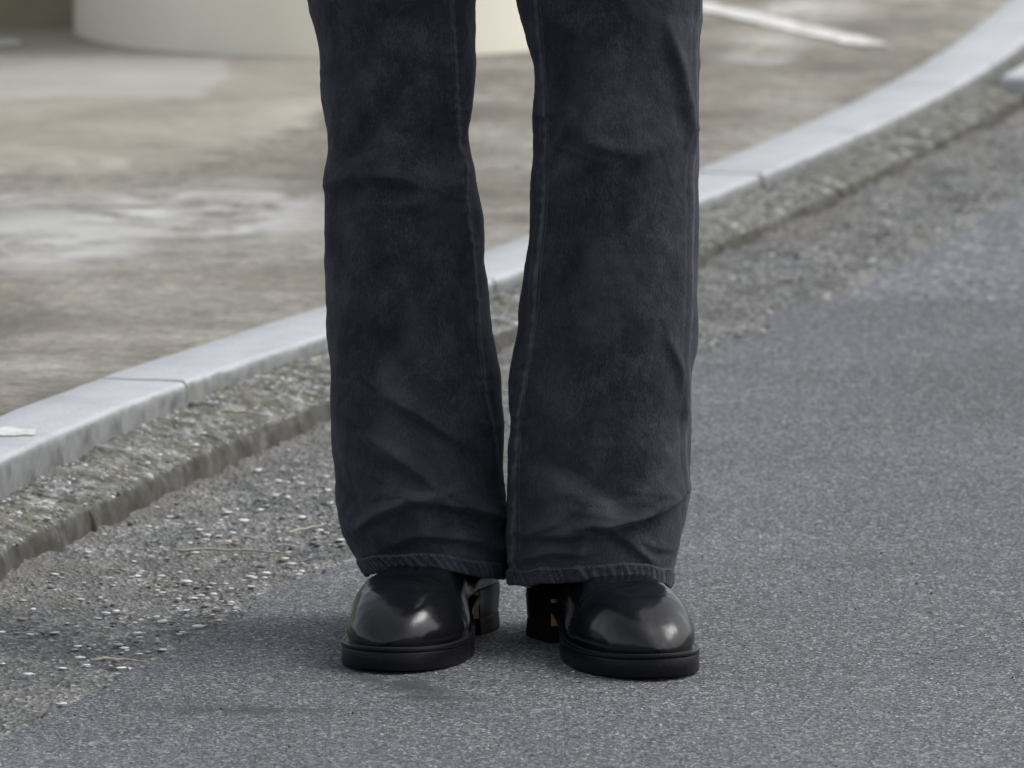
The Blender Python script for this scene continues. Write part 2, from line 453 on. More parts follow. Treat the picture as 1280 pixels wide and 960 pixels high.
# ------------------------------------------------------------------ kerb stones
def foot_z(Yw): return zk(Yw) - (.043 + (.020 - .043) * sstep(9.7, 10.9, Yw))
kerb = tag(empty('kerb', (0, 10.3, 0)), 'curving kerb of pale cut stones', kind='structure')
KORG = (0, 10.3, 0)
def arc_split(y0, joint_y, step, y1):
    """Y values at which joints lie, stepping by arc length from a known joint"""
    yy = np.arange(5.0, 25.0, .005); s = np.concatenate([[0], np.cumsum(np.hypot(np.diff(XF(yy)), np.diff(yy)))])
    s0 = np.interp(joint_y, yy, s); ks = np.arange(math.floor((np.interp(y0, yy, s) - s0) / step), math.ceil((np.interp(y1, yy, s) - s0) / step) + 1)
    return [float(np.interp(s0 + q * step, s, yy)) for q in ks]
kj = arc_split(8.7, on_kerb(238, 484)[1] + .055, 1.15, 16.0)
for q, (a, b) in enumerate(zip(kj, kj[1:])):
    n = 160; yy = np.linspace(a + .0036, b - .0036, n)
    tx, ty = tangent(XF, yy); fx = XF(yy); top = zk(yy); dz = .0012 * (rng.random() - .5); dxo = .002 * (rng.random() - .5)
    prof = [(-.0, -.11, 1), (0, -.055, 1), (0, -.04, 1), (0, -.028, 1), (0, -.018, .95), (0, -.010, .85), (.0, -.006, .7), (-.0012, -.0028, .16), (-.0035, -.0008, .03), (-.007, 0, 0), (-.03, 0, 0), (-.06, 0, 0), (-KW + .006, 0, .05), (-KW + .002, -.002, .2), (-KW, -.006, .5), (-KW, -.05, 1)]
    V, G = [], []
    for off, zz, gr in prof:
        rough = .0009 * fbm(yy * 60, off * 400, zz * 400 + q, 3) if -.055 < zz < -.002 else .0003 * fbm(yy * 90, off * 300, q, 2)
        o_ = off + dxo + rough
        V.append(np.stack([fx + ty * o_, yy - tx * o_, top + zz + dz + (.0005 * fbm(yy * 18, off * 60, q, 2) if zz > -.01 else 0)], -1))
        G.append(np.full(n, gr))
    V = np.array(V); f = list(grid_faces(len(prof), n, flip=False))
    nP = len(prof)
    f += [[i * n for i in range(nP)], [i * n + n - 1 for i in range(nP)][::-1]]
    o = obj('kerb_stone', V.reshape(-1, 3), f, M['kerb_stone'], kerb, KORG, sharp=R(40))
    set_attr(o.data, 'grime_shade', np.array(G).ravel())
yy = np.linspace(8.5, 16.2, 200); tx, ty = tangent(XF, yy)
V = np.array([np.stack([XF(yy) + ty * o_, yy - tx * o_, zk(yy) + zz], -1) for o_, zz in ((-.003, -.12), (-.003, -.0045), (-KW + .003, -.0045), (-KW + .003, -.12))])
obj('joint_mortar', V.reshape(-1, 3), grid_faces(4, 200), M['mortar'], kerb, KORG)
# smear of white paint across the kerb top at the left
sx, sy = on_kerb(22, 540)
V, Fc = [], []
for i in range(25):
    t = i / 24; cxp = -18 + 63 * t; hw = (5.2 if t < .97 else 3.5) * (1 + .15 * float(vnoise(t * 9, 0, 0)))
    for s in (-1, 1):
        X_, Y_ = on_kerb(cxp, 540.5 + s * hw); V.append((X_, Y_, float(zk(Y_)) + .0015))
Fc = [(2 * i, 2 * i + 2, 2 * i + 3, 2 * i + 1) for i in range(24)]
tag(obj('paint_mark', V, Fc, M['paint'], kerb, KORG, smooth=False), 'short white paint mark on the kerb top')

# ------------------------------------------------------------------ gutter blocks
gutter = tag(empty('gutter', (0, 10.3, 0)), 'low row of rough weathered gutter stones', kind='structure')
jy = on_level(135, 668, 0.0)[1]
jy2 = on_level(355, 560, 0.0)[1]
gj = arc_split(8.7, jy, .60, 16.0)
gj = [y for y in gj if not (jy + .05 < y < jy2 + .5)] + [jy2]
gj = sorted(gj)
agg = []
def gutter_block(a, b, q):
    res = .0032 if b < 12.2 else .007
    n = int((b - a) / res); m = 56
    yy = np.linspace(a + .0045, b - .0045, n); uu = np.linspace(0, 1, m)
    # profile: almost flat top sloping to the lip, then rounded down to the road
    t = uu[None]; fx, bx = XF(yy)[:, None] - .004, XB(yy)[:, None]
    tx, ty = tangent(XF, yy); W = bx - fx; fz = foot_z(yy)[:, None] + .002
    lip = fz * .70
    a1 = np.clip(t / .58, 0, 1); a2 = np.clip((t - .58) / .42, 0, 1) * (math.pi / 2)
    across = np.where(t < .58, .84 * a1, .84 + .16 * np.sin(a2))
    z = np.where(t < .58, fz + (lip - fz) * (a1 ** 1.5), lip * np.cos(a2) ** .85 - .012 * (a2 / (math.pi / 2)) ** 3)
    X = fx + W * across; Yv = np.repeat(yy[:, None], m, 1) - (tx * 1.0)[:, None] * (W * across) * .35
    end = np.minimum(yy - a, b - yy)[:, None]
    z = z - .006 * np.exp(-end / .005)
    P = np.stack([X, Yv, z], -1)
    gu, gv = np.gradient(P, axis=0), np.gradient(P, axis=1)
    nn = np.cross(gv, gu); nn /= np.maximum(np.linalg.norm(nn, axis=-1, keepdims=True), 1e-9)
    nn *= np.sign(nn[:, :m // 2, 2].mean())
    r = .0030 * fbm(X * 30 + q, Yv * 30, z * 30, 3, .5) * np.clip(1.25 - t, .35, 1) + .0009 * fbm(X * 110, Yv * 110, z * 110, 1) * np.clip((.66 - t) / .1, 0, 1) + .006 * fbm(X * 8, Yv * 8, q, 2) * np.clip(t * 1.6, 0, 1)
    chipped = np.clip(fbm(X * 22 + 3 * q, Yv * 22, z * 22, 2) - .45, 0, 1) * np.exp(-((t - .66) / .14) ** 2) * .014
    P = P + nn * (r - chipped)[..., None]
    X, Yv, z = P[..., 0], P[..., 1], P[..., 2]
    V = P
    grime_shade = np.clip(sstep(.66, .78, t) * 1.1 + np.exp(-t / .035) * .6 + .7 * np.exp(-end / .004) - .2 + .25 * fbm(X * 40, Yv * 40, 3, 2), 0, .9)  # shade below the lip painted in, with dirt at foot and joints
    skirt0, skirt1 = V[0].copy(), V[-1].copy(); skirt0[:, 2] -= .06; skirt1[:, 2] -= .06
    V = np.concatenate([skirt0[None], V, skirt1[None]]); gr = np.concatenate([grime_shade[:1] * 0 + .8, grime_shade, grime_shade[:1] * 0 + .8])
    o = obj('gutter_block', V.reshape(-1, 3), grid_faces(n + 2, m, flip=True), M['gutter_stone'], gutter, KORG)
    if a < 12.5:
        n_ = int(900 * (b - a) / .6); ii, jj = rng.integers(2, n - 2, n_), rng.integers(2, int(m * .74), n_)
        for i_, j_ in zip(ii, jj): agg.append((P[i_, j_], nn[i_, j_]))
    set_attr(o.data, 'grime_shade', gr.ravel())
for q, (a, b) in enumerate(zip(gj, gj[1:])): gutter_block(a, b, q)
yy = np.linspace(8.5, 16.2, 300)
V = np.array([np.stack([X_, yy, Z_], -1) for X_, Z_ in ((XF(yy) - .004, foot_z(yy) - .012), (XF(yy) + .8 * (XB(yy) - XF(yy)), foot_z(yy) * .4), (XB(yy) - .012, foot_z(yy) * 0 - .02))])
obj('joint_mortar', V.reshape(-1, 3), grid_faces(3, 300, flip=True), M['mortar'], gutter, KORG)

# pale flat slab at the foot of the kerb, far right
X0, Y0 = on_level(1250, 97, .04)
tx, ty = (float(v_) for v_ in tangent(XF, Y0))
def slab_thing(name, org, ax, L, W, z0, z1, mat, label, cat):
    a, b = (ax[0], ax[1]), (ax[1], -ax[0]); V, be = [], .004
    for ins, z in ((0, z0), (0, z1 - be), (be, z1)):
        for s, t in ((ins, ins), (L - ins, ins), (L - ins, W - ins), (ins, W - ins)):
            V.append((org[0] + a[0] * s + b[0] * t, org[1] + a[1] * s + b[1] * t, z))
    Fc = [(8, 11, 10, 9)] + [(r * 4 + i, r * 4 + (i + 1) % 4, r * 4 + 4 + (i + 1) % 4, r * 4 + 4 + i)[::-1] for r in (0, 1) for i in range(4)]
    return tag(obj(name, V, Fc, mat, org=(org[0], org[1], z0), smooth=False), label, cat)
slab_thing('stone_slab', (X0, Y0), (tx, ty), .75, .13, .018, .0415, M['kerb_stone'], 'pale flat slab against the kerb at the far right edge', 'slab')

# ------------------------------------------------------------------ column and back wall
cx0, _ = on_level(437, 69, ZL); cyF = on_level(437, 69, ZL)[1]; rad = .42; cyc = cyF + rad
prof = [(rad, -.01), (rad, .3), (rad, 1.2), (rad, 2.72), (rad - .01, 2.75), (0.001, 2.75)]
nr = 96; V = []
for r_, z in prof:
    for i in range(nr):
        a = 2 * math.pi * i / nr; V.append((cx0 + r_ * math.cos(a), cyc + r_ * math.sin(a), ZL + z + .004))
colu = empty('round_column', (cx0, cyc, ZL))
tag(colu, 'thick round cream column standing on the lot behind the person', 'column')
CO = (cx0, cyc, ZL)
obj('column_shaft', V[:4 * nr], grid_faces(4, nr, wrap=True), M['cream'], colu, CO, sharp=R(40))
obj('column_cap', V[3 * nr:], grid_faces(3, nr, wrap=True), M['cream'], colu, CO, sharp=R(40))
wx, wy = on_level(-20, 33, ZL)
bw = empty('boundary_wall', (wx, wy, ZL))
tag(bw, 'dark olive boundary wall behind the column at the left', 'wall')
def box(name, x0, x1, y0, y1, z0, z1, mat, parent, org, be=.006):
    V = []
    for ins, z in ((0, z0), (0, z1 - be), (be, z1)):
        V += [(x0 + ins, y0 + ins, z), (x1 - ins, y0 + ins, z), (x1 - ins, y1 - ins, z), (x0 + ins, y1 - ins, z)]
    Fc = [(8, 9, 10, 11)] + [(r * 4 + i, r * 4 + (i + 1) % 4, r * 4 + 4 + (i + 1) % 4, r * 4 + 4 + i) for r in (0, 1) for i in range(4)]
    return obj(name, V, Fc, mat, parent, org, smooth=False)
box('wall_body', wx - 3.2, wx + .35, wy, wy + .16, ZL - .02, ZL + 1.3, M['olive'], bw, (wx, wy, ZL))
box('coping', wx - 3.22, wx + .37, wy - .02, wy + .18, ZL + 1.302, ZL + 1.36, M['olive'], bw, (wx, wy, ZL))

# ------------------------------------------------------------------ loose stones, pebbles, twigs
ico = []
g = (1 + 5 ** .5) / 2
ico_v = np.array([(-1, g, 0), (1, g, 0), (-1, -g, 0), (1, -g, 0), (0, -1, g), (0, 1, g), (0, -1, -g), (0, 1, -g), (g, 0, -1), (g, 0, 1), (-g, 0, -1), (-g, 0, 1)]) / math.hypot(1, g)
ico_f = np.array([(0, 11, 5), (0, 5, 1), (0, 1, 7), (0, 7, 10), (0, 10, 11), (1, 5, 9), (5, 11, 4), (11, 10, 2), (10, 7, 6), (7, 1, 8), (3, 9, 4), (3, 4, 2), (3, 2, 6), (3, 6, 8), (3, 8, 9), (4, 9, 5), (2, 4, 11), (6, 2, 10), (8, 6, 7), (9, 8, 1)])
def stone_v(size, flat):
    a = random.uniform(0, 6.28); ca, sa = math.cos(a), math.sin(a)
    v = ico_v * (1 + .28 * (rng.random((12, 1)) - .5)) * np.array([1, random.uniform(.55, .95), flat]) * size
    return np.stack([v[:, 0] * ca - v[:, 1] * sa, v[:, 0] * sa + v[:, 1] * ca, v[:, 2]], -1)
V, Fc, T = [], [], []
palette = [((.08, .08, .08), 2.5), ((.15, .155, .155), 4), ((.24, .245, .25), 3.2), ((.42, .42, .45), 1.8), ((.60, .60, .64), 1.3), ((.24, .225, .185), 1.6), ((.34, .315, .26), .8)]
pw = np.array([w for _, w in palette]); pw = pw / pw.sum()
n_st = 0
while n_st < 4800:
    Yw = random.uniform(9.0, 13.6); t = random.random()
    xa, xb = float(XB(Yw)), float(XE(Yw))
    dens = .35 + .65 * t if t < .97 else .5
    dens *= .35 + .65 * (float(fbm(Yw * 5, t * 4, 0, 2)) > -.15)
    if random.random() > dens: continue
    x = xa + (xb - xa) * t + random.gauss(0, .006)
    ci = rng.choice(len(palette), p=pw); c = np.array(palette[ci][0])
    s = min(.0062, random.lognormvariate(math.log(.0019), .52)) * (.9 if ci in (3, 4) else 1)
    v = stone_v(s, random.uniform(.12, .30)); v += (x, Yw, s * .08 + .0004 + .004 * math.exp(-max(0, x - xa) / .035))
    Fc.append(ico_f + 12 * n_st); V.append(v); T.append(np.tile(np.append(c * random.uniform(.8, 1.15), 1), (12, 1))); n_st += 1
for _ in range(230):                               # flat pale chips towards the asphalt edge
    Yw = random.uniform(9.0, 11.2); t = random.betavariate(2.2, 1.2); xa, xb = float(XB(Yw)), float(XE(Yw))
    s = random.uniform(.0028, .0066); v = stone_v(s, random.uniform(.10, .2)); v += (xa + (xb - xa) * t, Yw, s * .1 + .0012)
    c = np.array(random.choice([(.6, .6, .64), (.7, .7, .74), (.5, .5, .52), (.52, .48, .40)]))
    Fc.append(ico_f + 12 * n_st); V.append(v); T.append(np.tile(np.append(c, 1), (12, 1))); n_st += 1
for _ in range(420):                               # crumbs on the asphalt itself
    x, Yw = random.uniform(-.62, .75), random.uniform(8.45, 9.9)
    if x < float(XE(Yw)) + .01: continue
    s = random.uniform(.0008, .0019); v = stone_v(s, .6); v += (x, Yw, s * .35)
    c = random.choice([(.45, .44, .42), (.36, .34, .24), (.5, .48, .3), (.05, .05, .05), (.55, .55, .55)])
    Fc.append(ico_f + 12 * n_st); V.append(v); T.append(np.tile(np.append(np.array(c), 1), (12, 1))); n_st += 1
o = obj('gravel', np.concatenate(V), np.concatenate(Fc), M['stone'], smooth=False)
ca = o.data.color_attributes.new('tint', 'FLOAT_COLOR', 'POINT'); ca.data.foreach_set('color', np.concatenate(T).astype(np.float32).ravel())
tag(o, 'loose grey and white grit scattered along the gutter strip', 'gravel', kind='stuff')

V, Fc, T = [], [], []
for i, (p, nrm) in enumerate(agg):                 # stones showing in the worn gutter blocks
    s = min(.0052, random.lognormvariate(math.log(.0021), .45)); v = stone_v(s, .55) + p - nrm * s * .18 - np.array(KORG)
    ci = rng.choice(len(palette), p=pw); c = np.array(palette[ci][0]) * random.uniform(.75, 1.0)
    Fc.append(ico_f + 12 * i); V.append(v); T.append(np.tile(np.append(c, 1), (12, 1)))
o = obj('aggregate', np.concatenate(V), np.concatenate(Fc), M['stone'], gutter, (0, 0, 0), smooth=False)
ca = o.data.color_attributes.new('tint', 'FLOAT_COLOR', 'POINT'); ca.data.foreach_set('color', np.concatenate(T).astype(np.float32).ravel())
o['kind'] = 'stuff'

def ico_round(size, flat, seed):                   # rounder pebble: one subdivision of the icosahedron
    v = [tuple(p) for p in ico_v]; f = []; mid = {}
    def m_(a, b):
        key = (min(a, b), max(a, b))
        if key not in mid:
            p = (np.array(v[a]) + np.array(v[b])) / 2; mid[key] = len(v); v.append(tuple(p / np.linalg.norm(p)))
        return mid[key]
    for a, b, c in ico_f.tolist():
        d, e, g_ = m_(a, b), m_(b, c), m_(c, a); f += [(a, d, g_), (b, e, d), (c, g_, e), (d, e, g_)]
    v = np.array(v); v = v * (1 + .30 * fbm(v[:, 0] * 1.5 + seed, v[:, 1] * 1.3, v[:, 2] * 1.3, 2))[:, None]
    return v * np.array([1, .72, flat]) * size, f
peb_px = [
    (344, 619, 5.5, .003, 'bright white pebble below the gutter, left of two close to the trouser leg'),
    (360, 622, 5.0, .003, 'white pebble nearest the trouser leg just below the gutter stones'),
    (212, 646, 6.0, .003, 'white pebble at the gutter foot, rightmost of three in a cluster'),
    (195, 634, 5.0, .003, 'small white pebble at the gutter foot, uppermost of three in a cluster'),
    (186, 658, 5.0, .003, 'white pebble at the gutter foot, lowest of three in a cluster'),
    (305, 651, 9.0, .003, 'long flat white pebble midway between gutter and twig'),
    (110, 690, 6.0, .003, 'white pebble by the gutter foot just under the open joint'),
    (201, 720, 6.0, .003, 'flat white pebble left of the larger pale one on the strip'),
    (232, 727, 10., .003, 'large flat pale pebble below the long dry twig'),
    (247, 783, 11., .003, 'largest pale flat pebble at the ragged asphalt edge'),
    (203, 777, 9.0, .003, 'flat pale pebble left of the largest one at the asphalt edge'),
    (100, 822, 8.0, .003, 'flat white pebble at the left end of the short twig'),
    (35, 843, 9.0, .003, 'long white pebble at the far left of the gritty strip'),
    (78, 880, 8.0, .003, 'white pebble nearest the camera at the asphalt edge'),
    (60, 648, 6.0, .036, 'white pebble resting on top of the leftmost gutter stone'),
    (29, 604, 6.5, .044, 'white pebble wedged at the kerb foot above a gutter joint'),
    (953, 414, 5.0, .003, 'small pale pebble at the asphalt edge right of the legs'),
    (1090, 325, 6.0, .003, 'blurred pale pebble farthest right on the gritty strip')]
for i, (x, y, s, z, lab) in enumerate(peb_px):
    X, Yw = on_level(x, y, z); size = .85 * s / 1310 * (Yw / 9.6)
    v, f = ico_round(size, random.uniform(.2, .32), i); a = random.uniform(-.4, .4); ca_, sa_ = math.cos(a), math.sin(a)
    v = np.stack([v[:, 0] * ca_ - v[:, 1] * sa_, v[:, 0] * sa_ + v[:, 1] * ca_, v[:, 2]], -1)
    zb = z + size * .06
    tag(obj('pebble', v + (X, Yw, zb), f, M['pebble'], org=(X, Yw, zb)), lab, 'pebble', 'white pebbles by the gutter')

def twig(pts, rad, label, z=.004):
    w = []
    for x, y in pts:
        X, Yw = on_level(x, y, z); w.append(np.array([X, Yw, z + rad]))
    w = np.array(w); n = 28; t = np.linspace(0, len(w) - 1, n)
    P = np.stack([np.interp(t, range(len(w)), w[:, c]) for c in range(3)], -1)
    P[:, 2] += .001 * fbm(t * 2, 0, rad * 999, 2) ; P[:, 1] += .004 * fbm(t * 1.5, 3, rad * 777, 2)
    V = []
    for i in range(n):
        d = P[min(i + 1, n - 1)] - P[max(i - 1, 0)]; d /= np.linalg.norm(d)
        s = np.cross(d, (0, 0, 1)); s /= np.linalg.norm(s); up = np.cross(s, d)
        r = rad * (1 - .55 * i / n) * (1 + .15 * math.sin(i * 1.9)) * (.5 if i in (0, n - 1) else 1)
        for k_ in range(8):
            a = k_ * math.pi / 4; V.append(P[i] + r * (math.cos(a) * s + math.sin(a) * up))
    f = list(grid_faces(n, 8, wrap=True)) + [list(range(8))[::-1], list(range((n - 1) * 8, n * 8))]
    o_ = tuple(w[0])
    tag(obj('dry_twig', np.array(V), f, M['twig'], org=o_), label, 'twig')
twig([(222, 690), (290, 689), (362, 692)], .0017, 'long pale dry twig lying level on the gritty strip')
twig([(112, 827), (150, 826), (186, 828)], .0016, 'short pale twig near the asphalt edge at lower left')
twig([(360, 668), (385, 662), (408, 655)], .0014, 'slanted pale twig beside the trouser leg on the left')
twig([(322, 479), (360, 465), (402, 447)], .0024, 'pale twig lying along the foot of the kerb', .040)
twig([(262, 517), (300, 516), (342, 522)], .0019, 'pale twig lying across the top of the gutter stones', .040)

# ------------------------------------------------------------------ person: body, trousers, boots
PX, PY = 0.0, 9.18
POR = (PX, PY, 0)
person = tag(empty('person', POR), 'person standing on the asphalt in wide black jeans and black heeled boots', 'person')
trousers = empty('trousers', parent=person)
trousers['label'] = 'washed black flared jeans'

def curve(pts):                                    # smooth monotone-ish interpolation through (pos, val)
    p = np.array(sorted(pts), float); xs, ys_ = p[:, 0], p[:, 1]
    d = np.gradient(ys_, xs)
    def fn(x):
        x = np.asarray(x, float); xc = np.clip(x, xs[0], xs[-1]); i = np.clip(np.searchsorted(xs, xc) - 1, 0, len(xs) - 2)
        h_ = xs[i + 1] - xs[i]; t = (xc - xs[i]) / h_
        r = (2 * t**3 - 3 * t**2 + 1) * ys_[i] + (t**3 - 2 * t**2 + t) * h_ * d[i] + (-2 * t**3 + 3 * t**2) * ys_[i + 1] + (t**3 - t**2) * h_ * d[i + 1]
        return r + np.where(x < xs[0], (x - xs[0]) * d[0], 0) + np.where(x > xs[-1], (x - xs[-1]) * d[-1], 0)
    return fn

class Leg:
    def __init__(s, Yc, left, right, extra, depth, hem, folds, seams, seed):
        s.Yc, s.seed, s.folds, s.seams = Yc, seed, folds, seams
        def world(pts): return [(float(at_depth(x, y, Yc)[1]), float(at_depth(x, y, Yc)[0])) for x, y in pts]
        L, R_ = world(left) + [(z, a) for z, a, b in extra], world(right) + [(z, b) for z, a, b in extra]
        s.xl, s.xr = curve(L), curve(R_)
        s.b = curve(depth); s.hem = hem
    def hem_z(s, ph):
        p = np.array(s.hem); deg = np.degrees(ph) % 360
        xs = np.concatenate([p[:, 0] - 360, p[:, 0], p[:, 0] + 360]); vs = np.tile(p[:, 1], 3)
        base = sum(np.interp(deg + dd, xs, vs) for dd in (-16, -8, 0, 8, 16)) / 5
        return base + .0022 * vnoise(np.cos(ph) * 3 + s.seed, np.sin(ph) * 3, 2)
    def surf(s, ph, z):
        """ph: 0 faces the camera, 90 deg is the photo's right; z height. Returns position and fade."""
        xl, xr, b = s.xl(z), s.xr(z), s.b(z)
        cx, a = (xl + xr) / 2, (xr - xl) / 2
        e = .88
        sn, cs = np.sin(ph), np.cos(ph)
        X = cx + a * np.sign(sn) * np.abs(sn) ** e
        Yw = s.Yc + .012 * sstep(.25, .6, z) - b * np.sign(cs) * np.abs(cs) ** e
        nx, ny = sn / a, -cs / b; L = np.hypot(nx, ny); nx, ny = nx / L, ny / L
        px, py = project(X, Yw, z)
        front = sstep(-.15, .45, cs)
        d = np.zeros_like(px); fade = np.zeros_like(px)
        for pts, A, wl, ws in s.folds:
            P = np.array(pts, float); best = np.full(px.shape, 1e9); sd = np.zeros_like(px); tt = np.zeros_like(px)
            seg = np.hypot(*np.diff(P, axis=0).T); tot = seg.sum(); acc = 0
            for (p0, p1, l) in zip(P, P[1:], seg):
                ux, uy = (p1 - p0) / l
                rx, ry = px - p0[0], py - p0[1]; t = rx * ux + ry * uy; tc = np.clip(t, 0, l)
                dist = np.hypot(rx - tc * ux, ry - tc * uy)
                nxl, nyl = (uy, -ux) if -ux < 0 or (ux == 0 and uy > 0) else (-uy, ux)   # pointing up the picture
                side = np.sign(rx * nxl + ry * nyl)
                m_ = dist < best
                best = np.where(m_, dist, best); sd = np.where(m_, side * dist, sd); tt = np.where(m_, (acc + tc) / tot, tt); acc += l
            pr = np.where(sd > 0, np.exp(-np.abs(sd / wl) ** 1.5), np.exp(-(sd / (.6 * ws)) ** 2))
            tp = np.clip(np.sin(np.pi * (.06 + .88 * tt)), 0, 1) ** .6
            wob = 1 + .18 * vnoise(px / 22, py / 22, A)
            d = d + A * .0019 * pr * tp * front * wob
            if A > 0: fade = fade + .05 * min(A, 8) / 5 * np.exp(-(best / (ws * .7)) ** 2) * front
        for line, wd, amp in s.seams:
            pk = .55 if amp > 2 else 0.0
            P = np.array(line, float); sxp = np.interp(py, P[:, 1], P[:, 0])
            dx_ = px - sxp; puck = .5 + .5 * vnoise(py / 9, 0, s.seed) + .3 * vnoise(py / 4.5, 3, s.seed)
            g_ = np.exp(-(dx_ / wd) ** 2)
            d = d + amp * .001 * (.55 + .6 * puck) * g_ * front - .0006 * np.exp(-((dx_ + wd * 1.7) / (wd * .6)) ** 2) * front
            d = d + pk * .0024 * fbm(py / 6.5, px / 40, s.seed + 2, 2) * (.6 + .5 * vnoise(py / 40, 7, s.seed)) * np.exp(-(dx_ / 16) ** 2) * front
            fade = fade + (.45 + .75 * puck) * np.exp(-((dx_ - wd * .55) / (wd * .35)) ** 2) * front * .75 + .12 * puck * np.exp(-((dx_ + wd * .8) / (wd * .4)) ** 2) * front
        q = s.seed
        d = d + 0.0034 * fbm(px / 95 + q, py / 150, cs * 1.5 + q, 2) * front
        d = d + front * .0009 * fbm(px / 34 + q, py / 46, cs * 2 + q, 3) + (1 - front) * .004 * fbm(px / 60, py / 60, q, 2)
        d = d + .00028 * fbm(px / 7 + q, py / 9, cs * 3, 2)
        fade = fade + .20 * np.clip(fbm(px / 70 + q, py / 120, 4, 3) + .1, 0, 1) * sstep(1.0, .35, np.abs((X - cx) / a)) + .10 * np.clip(fbm(px / 25 + q, py / 30, 9, 2), 0, 1)
        return X + nx * d, Yw + ny * d, z, fade, nx, ny
    def build(s, ztop):
        nu, nv = 260, 330
        ph = np.linspace(0, 2 * np.pi, nu, endpoint=False)
        tv = np.linspace(0, 1, nv) ** 1.15
        zh = s.hem_z(ph)
        Z = zh[None] + (ztop - zh)[None] * tv[:, None]; PH = np.repeat(ph[None], nv, 0)
        X, Yw, Zz, fade, _, _ = s.surf(PH, Z)
        s.V = np.stack([X, Yw, Zz], -1).reshape(-1, 3); s.Fc = grid_faces(nv, nu, wrap=True)
        s.o = obj('trouser_leg', s.V, s.Fc, M['denim'], trousers, POR)
        set_attr(s.o.data, 'fade', np.clip(fade, 0, 1).ravel())
        s.bvh = BVHTree.FromPolygons([tuple(v) for v in s.V], [tuple(int(i) for i in f) for f in s.Fc])
        # hem band, turned up and stitched, rope-like puckers
        nu = 420; ph = np.linspace(0, 2 * np.pi, nu, endpoint=False); zh = s.hem_z(ph)
        rows = [(-.0045, .010), (-.0035, .0), (-.0022, -.0013), (.0, -.0020), (.0016, -.0014), (.0021, .0004), (.0023, .003), (.0020, .006), (.0022, .009), (.0021, .0115), (.0016, .0130), (.0002, .0136), (-.001, .0138)]
        Vh, fd = [], []
        for off, dz in rows:
            z = zh + dz; X, Yw, Zz, f0, nx, ny = s.surf(ph, z)
            rope = vnoise(ph * 26 + dz * 330, s.seed, 1) * .6 + np.sin(ph * 66 + dz * 420 + 3 * vnoise(ph * 5, 1, s.seed)) * .5
            k_ = .0013 * rope * (1 if .0005 < dz < .0115 else .25); oo = off + k_
            Vh.append(np.stack([X + nx * oo, Yw + ny * oo, Zz + .0004 * rope], -1))
            fd.append(.04 + .75 * np.clip(rope, 0, 1) * (1 if dz < .012 else .5) + (.22 if dz in (.0130,) else 0) + (.15 if abs(dz + .002) < .0005 else 0))
        oh = obj('hem', np.array(Vh).reshape(-1, 3), grid_faces(len(rows), nu, wrap=True), M['denim'], trousers, POR)
        set_attr(oh.data, 'fade', np.array(fd).ravel())
        # stitching along hem and seams
        SV, SF = [], []
        def dash(p, d, nrm, l, w):
            d = d / np.linalg.norm(d); sd_ = np.cross(d, nrm); sd_ /= np.linalg.norm(sd_); b0 = len(SV)
            for e_, r in ((-.5, .6), (-.25, 1), (.25, 1), (.5, .6)):
                c = p + d * l * e_
                SV.extend([c - sd_ * w * r, c + nrm * w * .9 * r, c + sd_ * w * r])
            for i in range(3):
                a_ = b0 + i * 3; SF.extend([(a_, a_ + 1, a_ + 4, a_ + 3), (a_ + 1, a_ + 2, a_ + 5, a_ + 4)])
        nst = 150; pp = np.linspace(0, 2 * np.pi, nst, endpoint=False)
        zz = s.hem_z(pp) + .0118
        X, Yw, Zz, f0, nx, ny = s.surf(pp, zz); P = np.stack([X + nx * .0021, Yw + ny * .0021, Zz], -1)
        for i in range(nst):
            if np.cos(pp[i]) < -.3: continue
            dash(P[i], P[(i + 1) % nst] - P[i], np.array([nx[i], ny[i], 0]), .0026, .00042)
        cam_o = Vector((0, 0, CAM_H))
        for line, wd, amp in s.seams:
            P_ = np.array(line, float)
            for off in (.42 * wd, 1.2 * wd):
                yy_ = np.arange(P_[0, 1], P_[-1, 1], 3.6); pts = []
                for y in yy_:
                    x = float(np.interp(y, P_[:, 1], P_[:, 0])) + off
                    X_, Z_ = at_depth(x, y, s.Yc); d_ = (Vector((X_, s.Yc, Z_)) - cam_o).normalized()
                    h_, n_, _, _ = s.bvh.ray_cast(cam_o, d_)
                    pts.append((np.array(h_), np.array(n_)) if h_ is not None and abs(h_.y - s.Yc) < .2 and n_.y < -.05 else None)
                for p0, p1 in zip(pts, pts[1:]):
                    if p0 and p1 and np.linalg.norm(p1[0] - p0[0]) < .01:
                        dash((p0[0] + p1[0]) / 2 + p0[1] * .0001, p1[0] - p0[0], p0[1], .0020, .00036)
        ost = obj('stitching', SV, SF, M['thread'], trousers, POR); ost['kind'] = 'stuff'

legL_left = [(384, 0), (390, 30), (397, 62), (402, 100), (405, 140), (408, 168), (410, 190), (408, 215), (405, 250), (405, 300), (408, 350), (410, 400), (412, 450), (412, 500), (413, 560), (417, 610), (424, 648), (435, 675), (449, 700), (461, 722), (470, 745)]
legL_right = [(594, 0), (592, 35), (592, 70), (594, 108), (592, 140), (586, 168), (588, 190), (597, 222), (604, 260), (606, 300), (605, 340), (609, 372), (615, 400), (620, 430), (625, 465), (629, 510), (631, 560), (632, 610), (633, 660), (632, 700), (628, 722), (624, 745)]
legR_left = [(648, 0), (653, 22), (660, 45), (667, 70), (670, 100), (668, 132), (666, 170), (666, 220), (665, 250), (662, 275), (658, 320), (653, 370), (648, 410), (643, 450), (638, 495), (635, 540), (634, 600), (634, 650), (635, 700), (638, 722), (642, 745)]
legR_right = [(877, 0), (876, 60), (875, 130), (875, 200), (875, 260), (874, 300), (872, 380), (868, 430), (865, 480), (864, 530), (863, 580), (860, 630), (855, 660), (848, 690), (841, 715), (835, 738), (829, 755)]
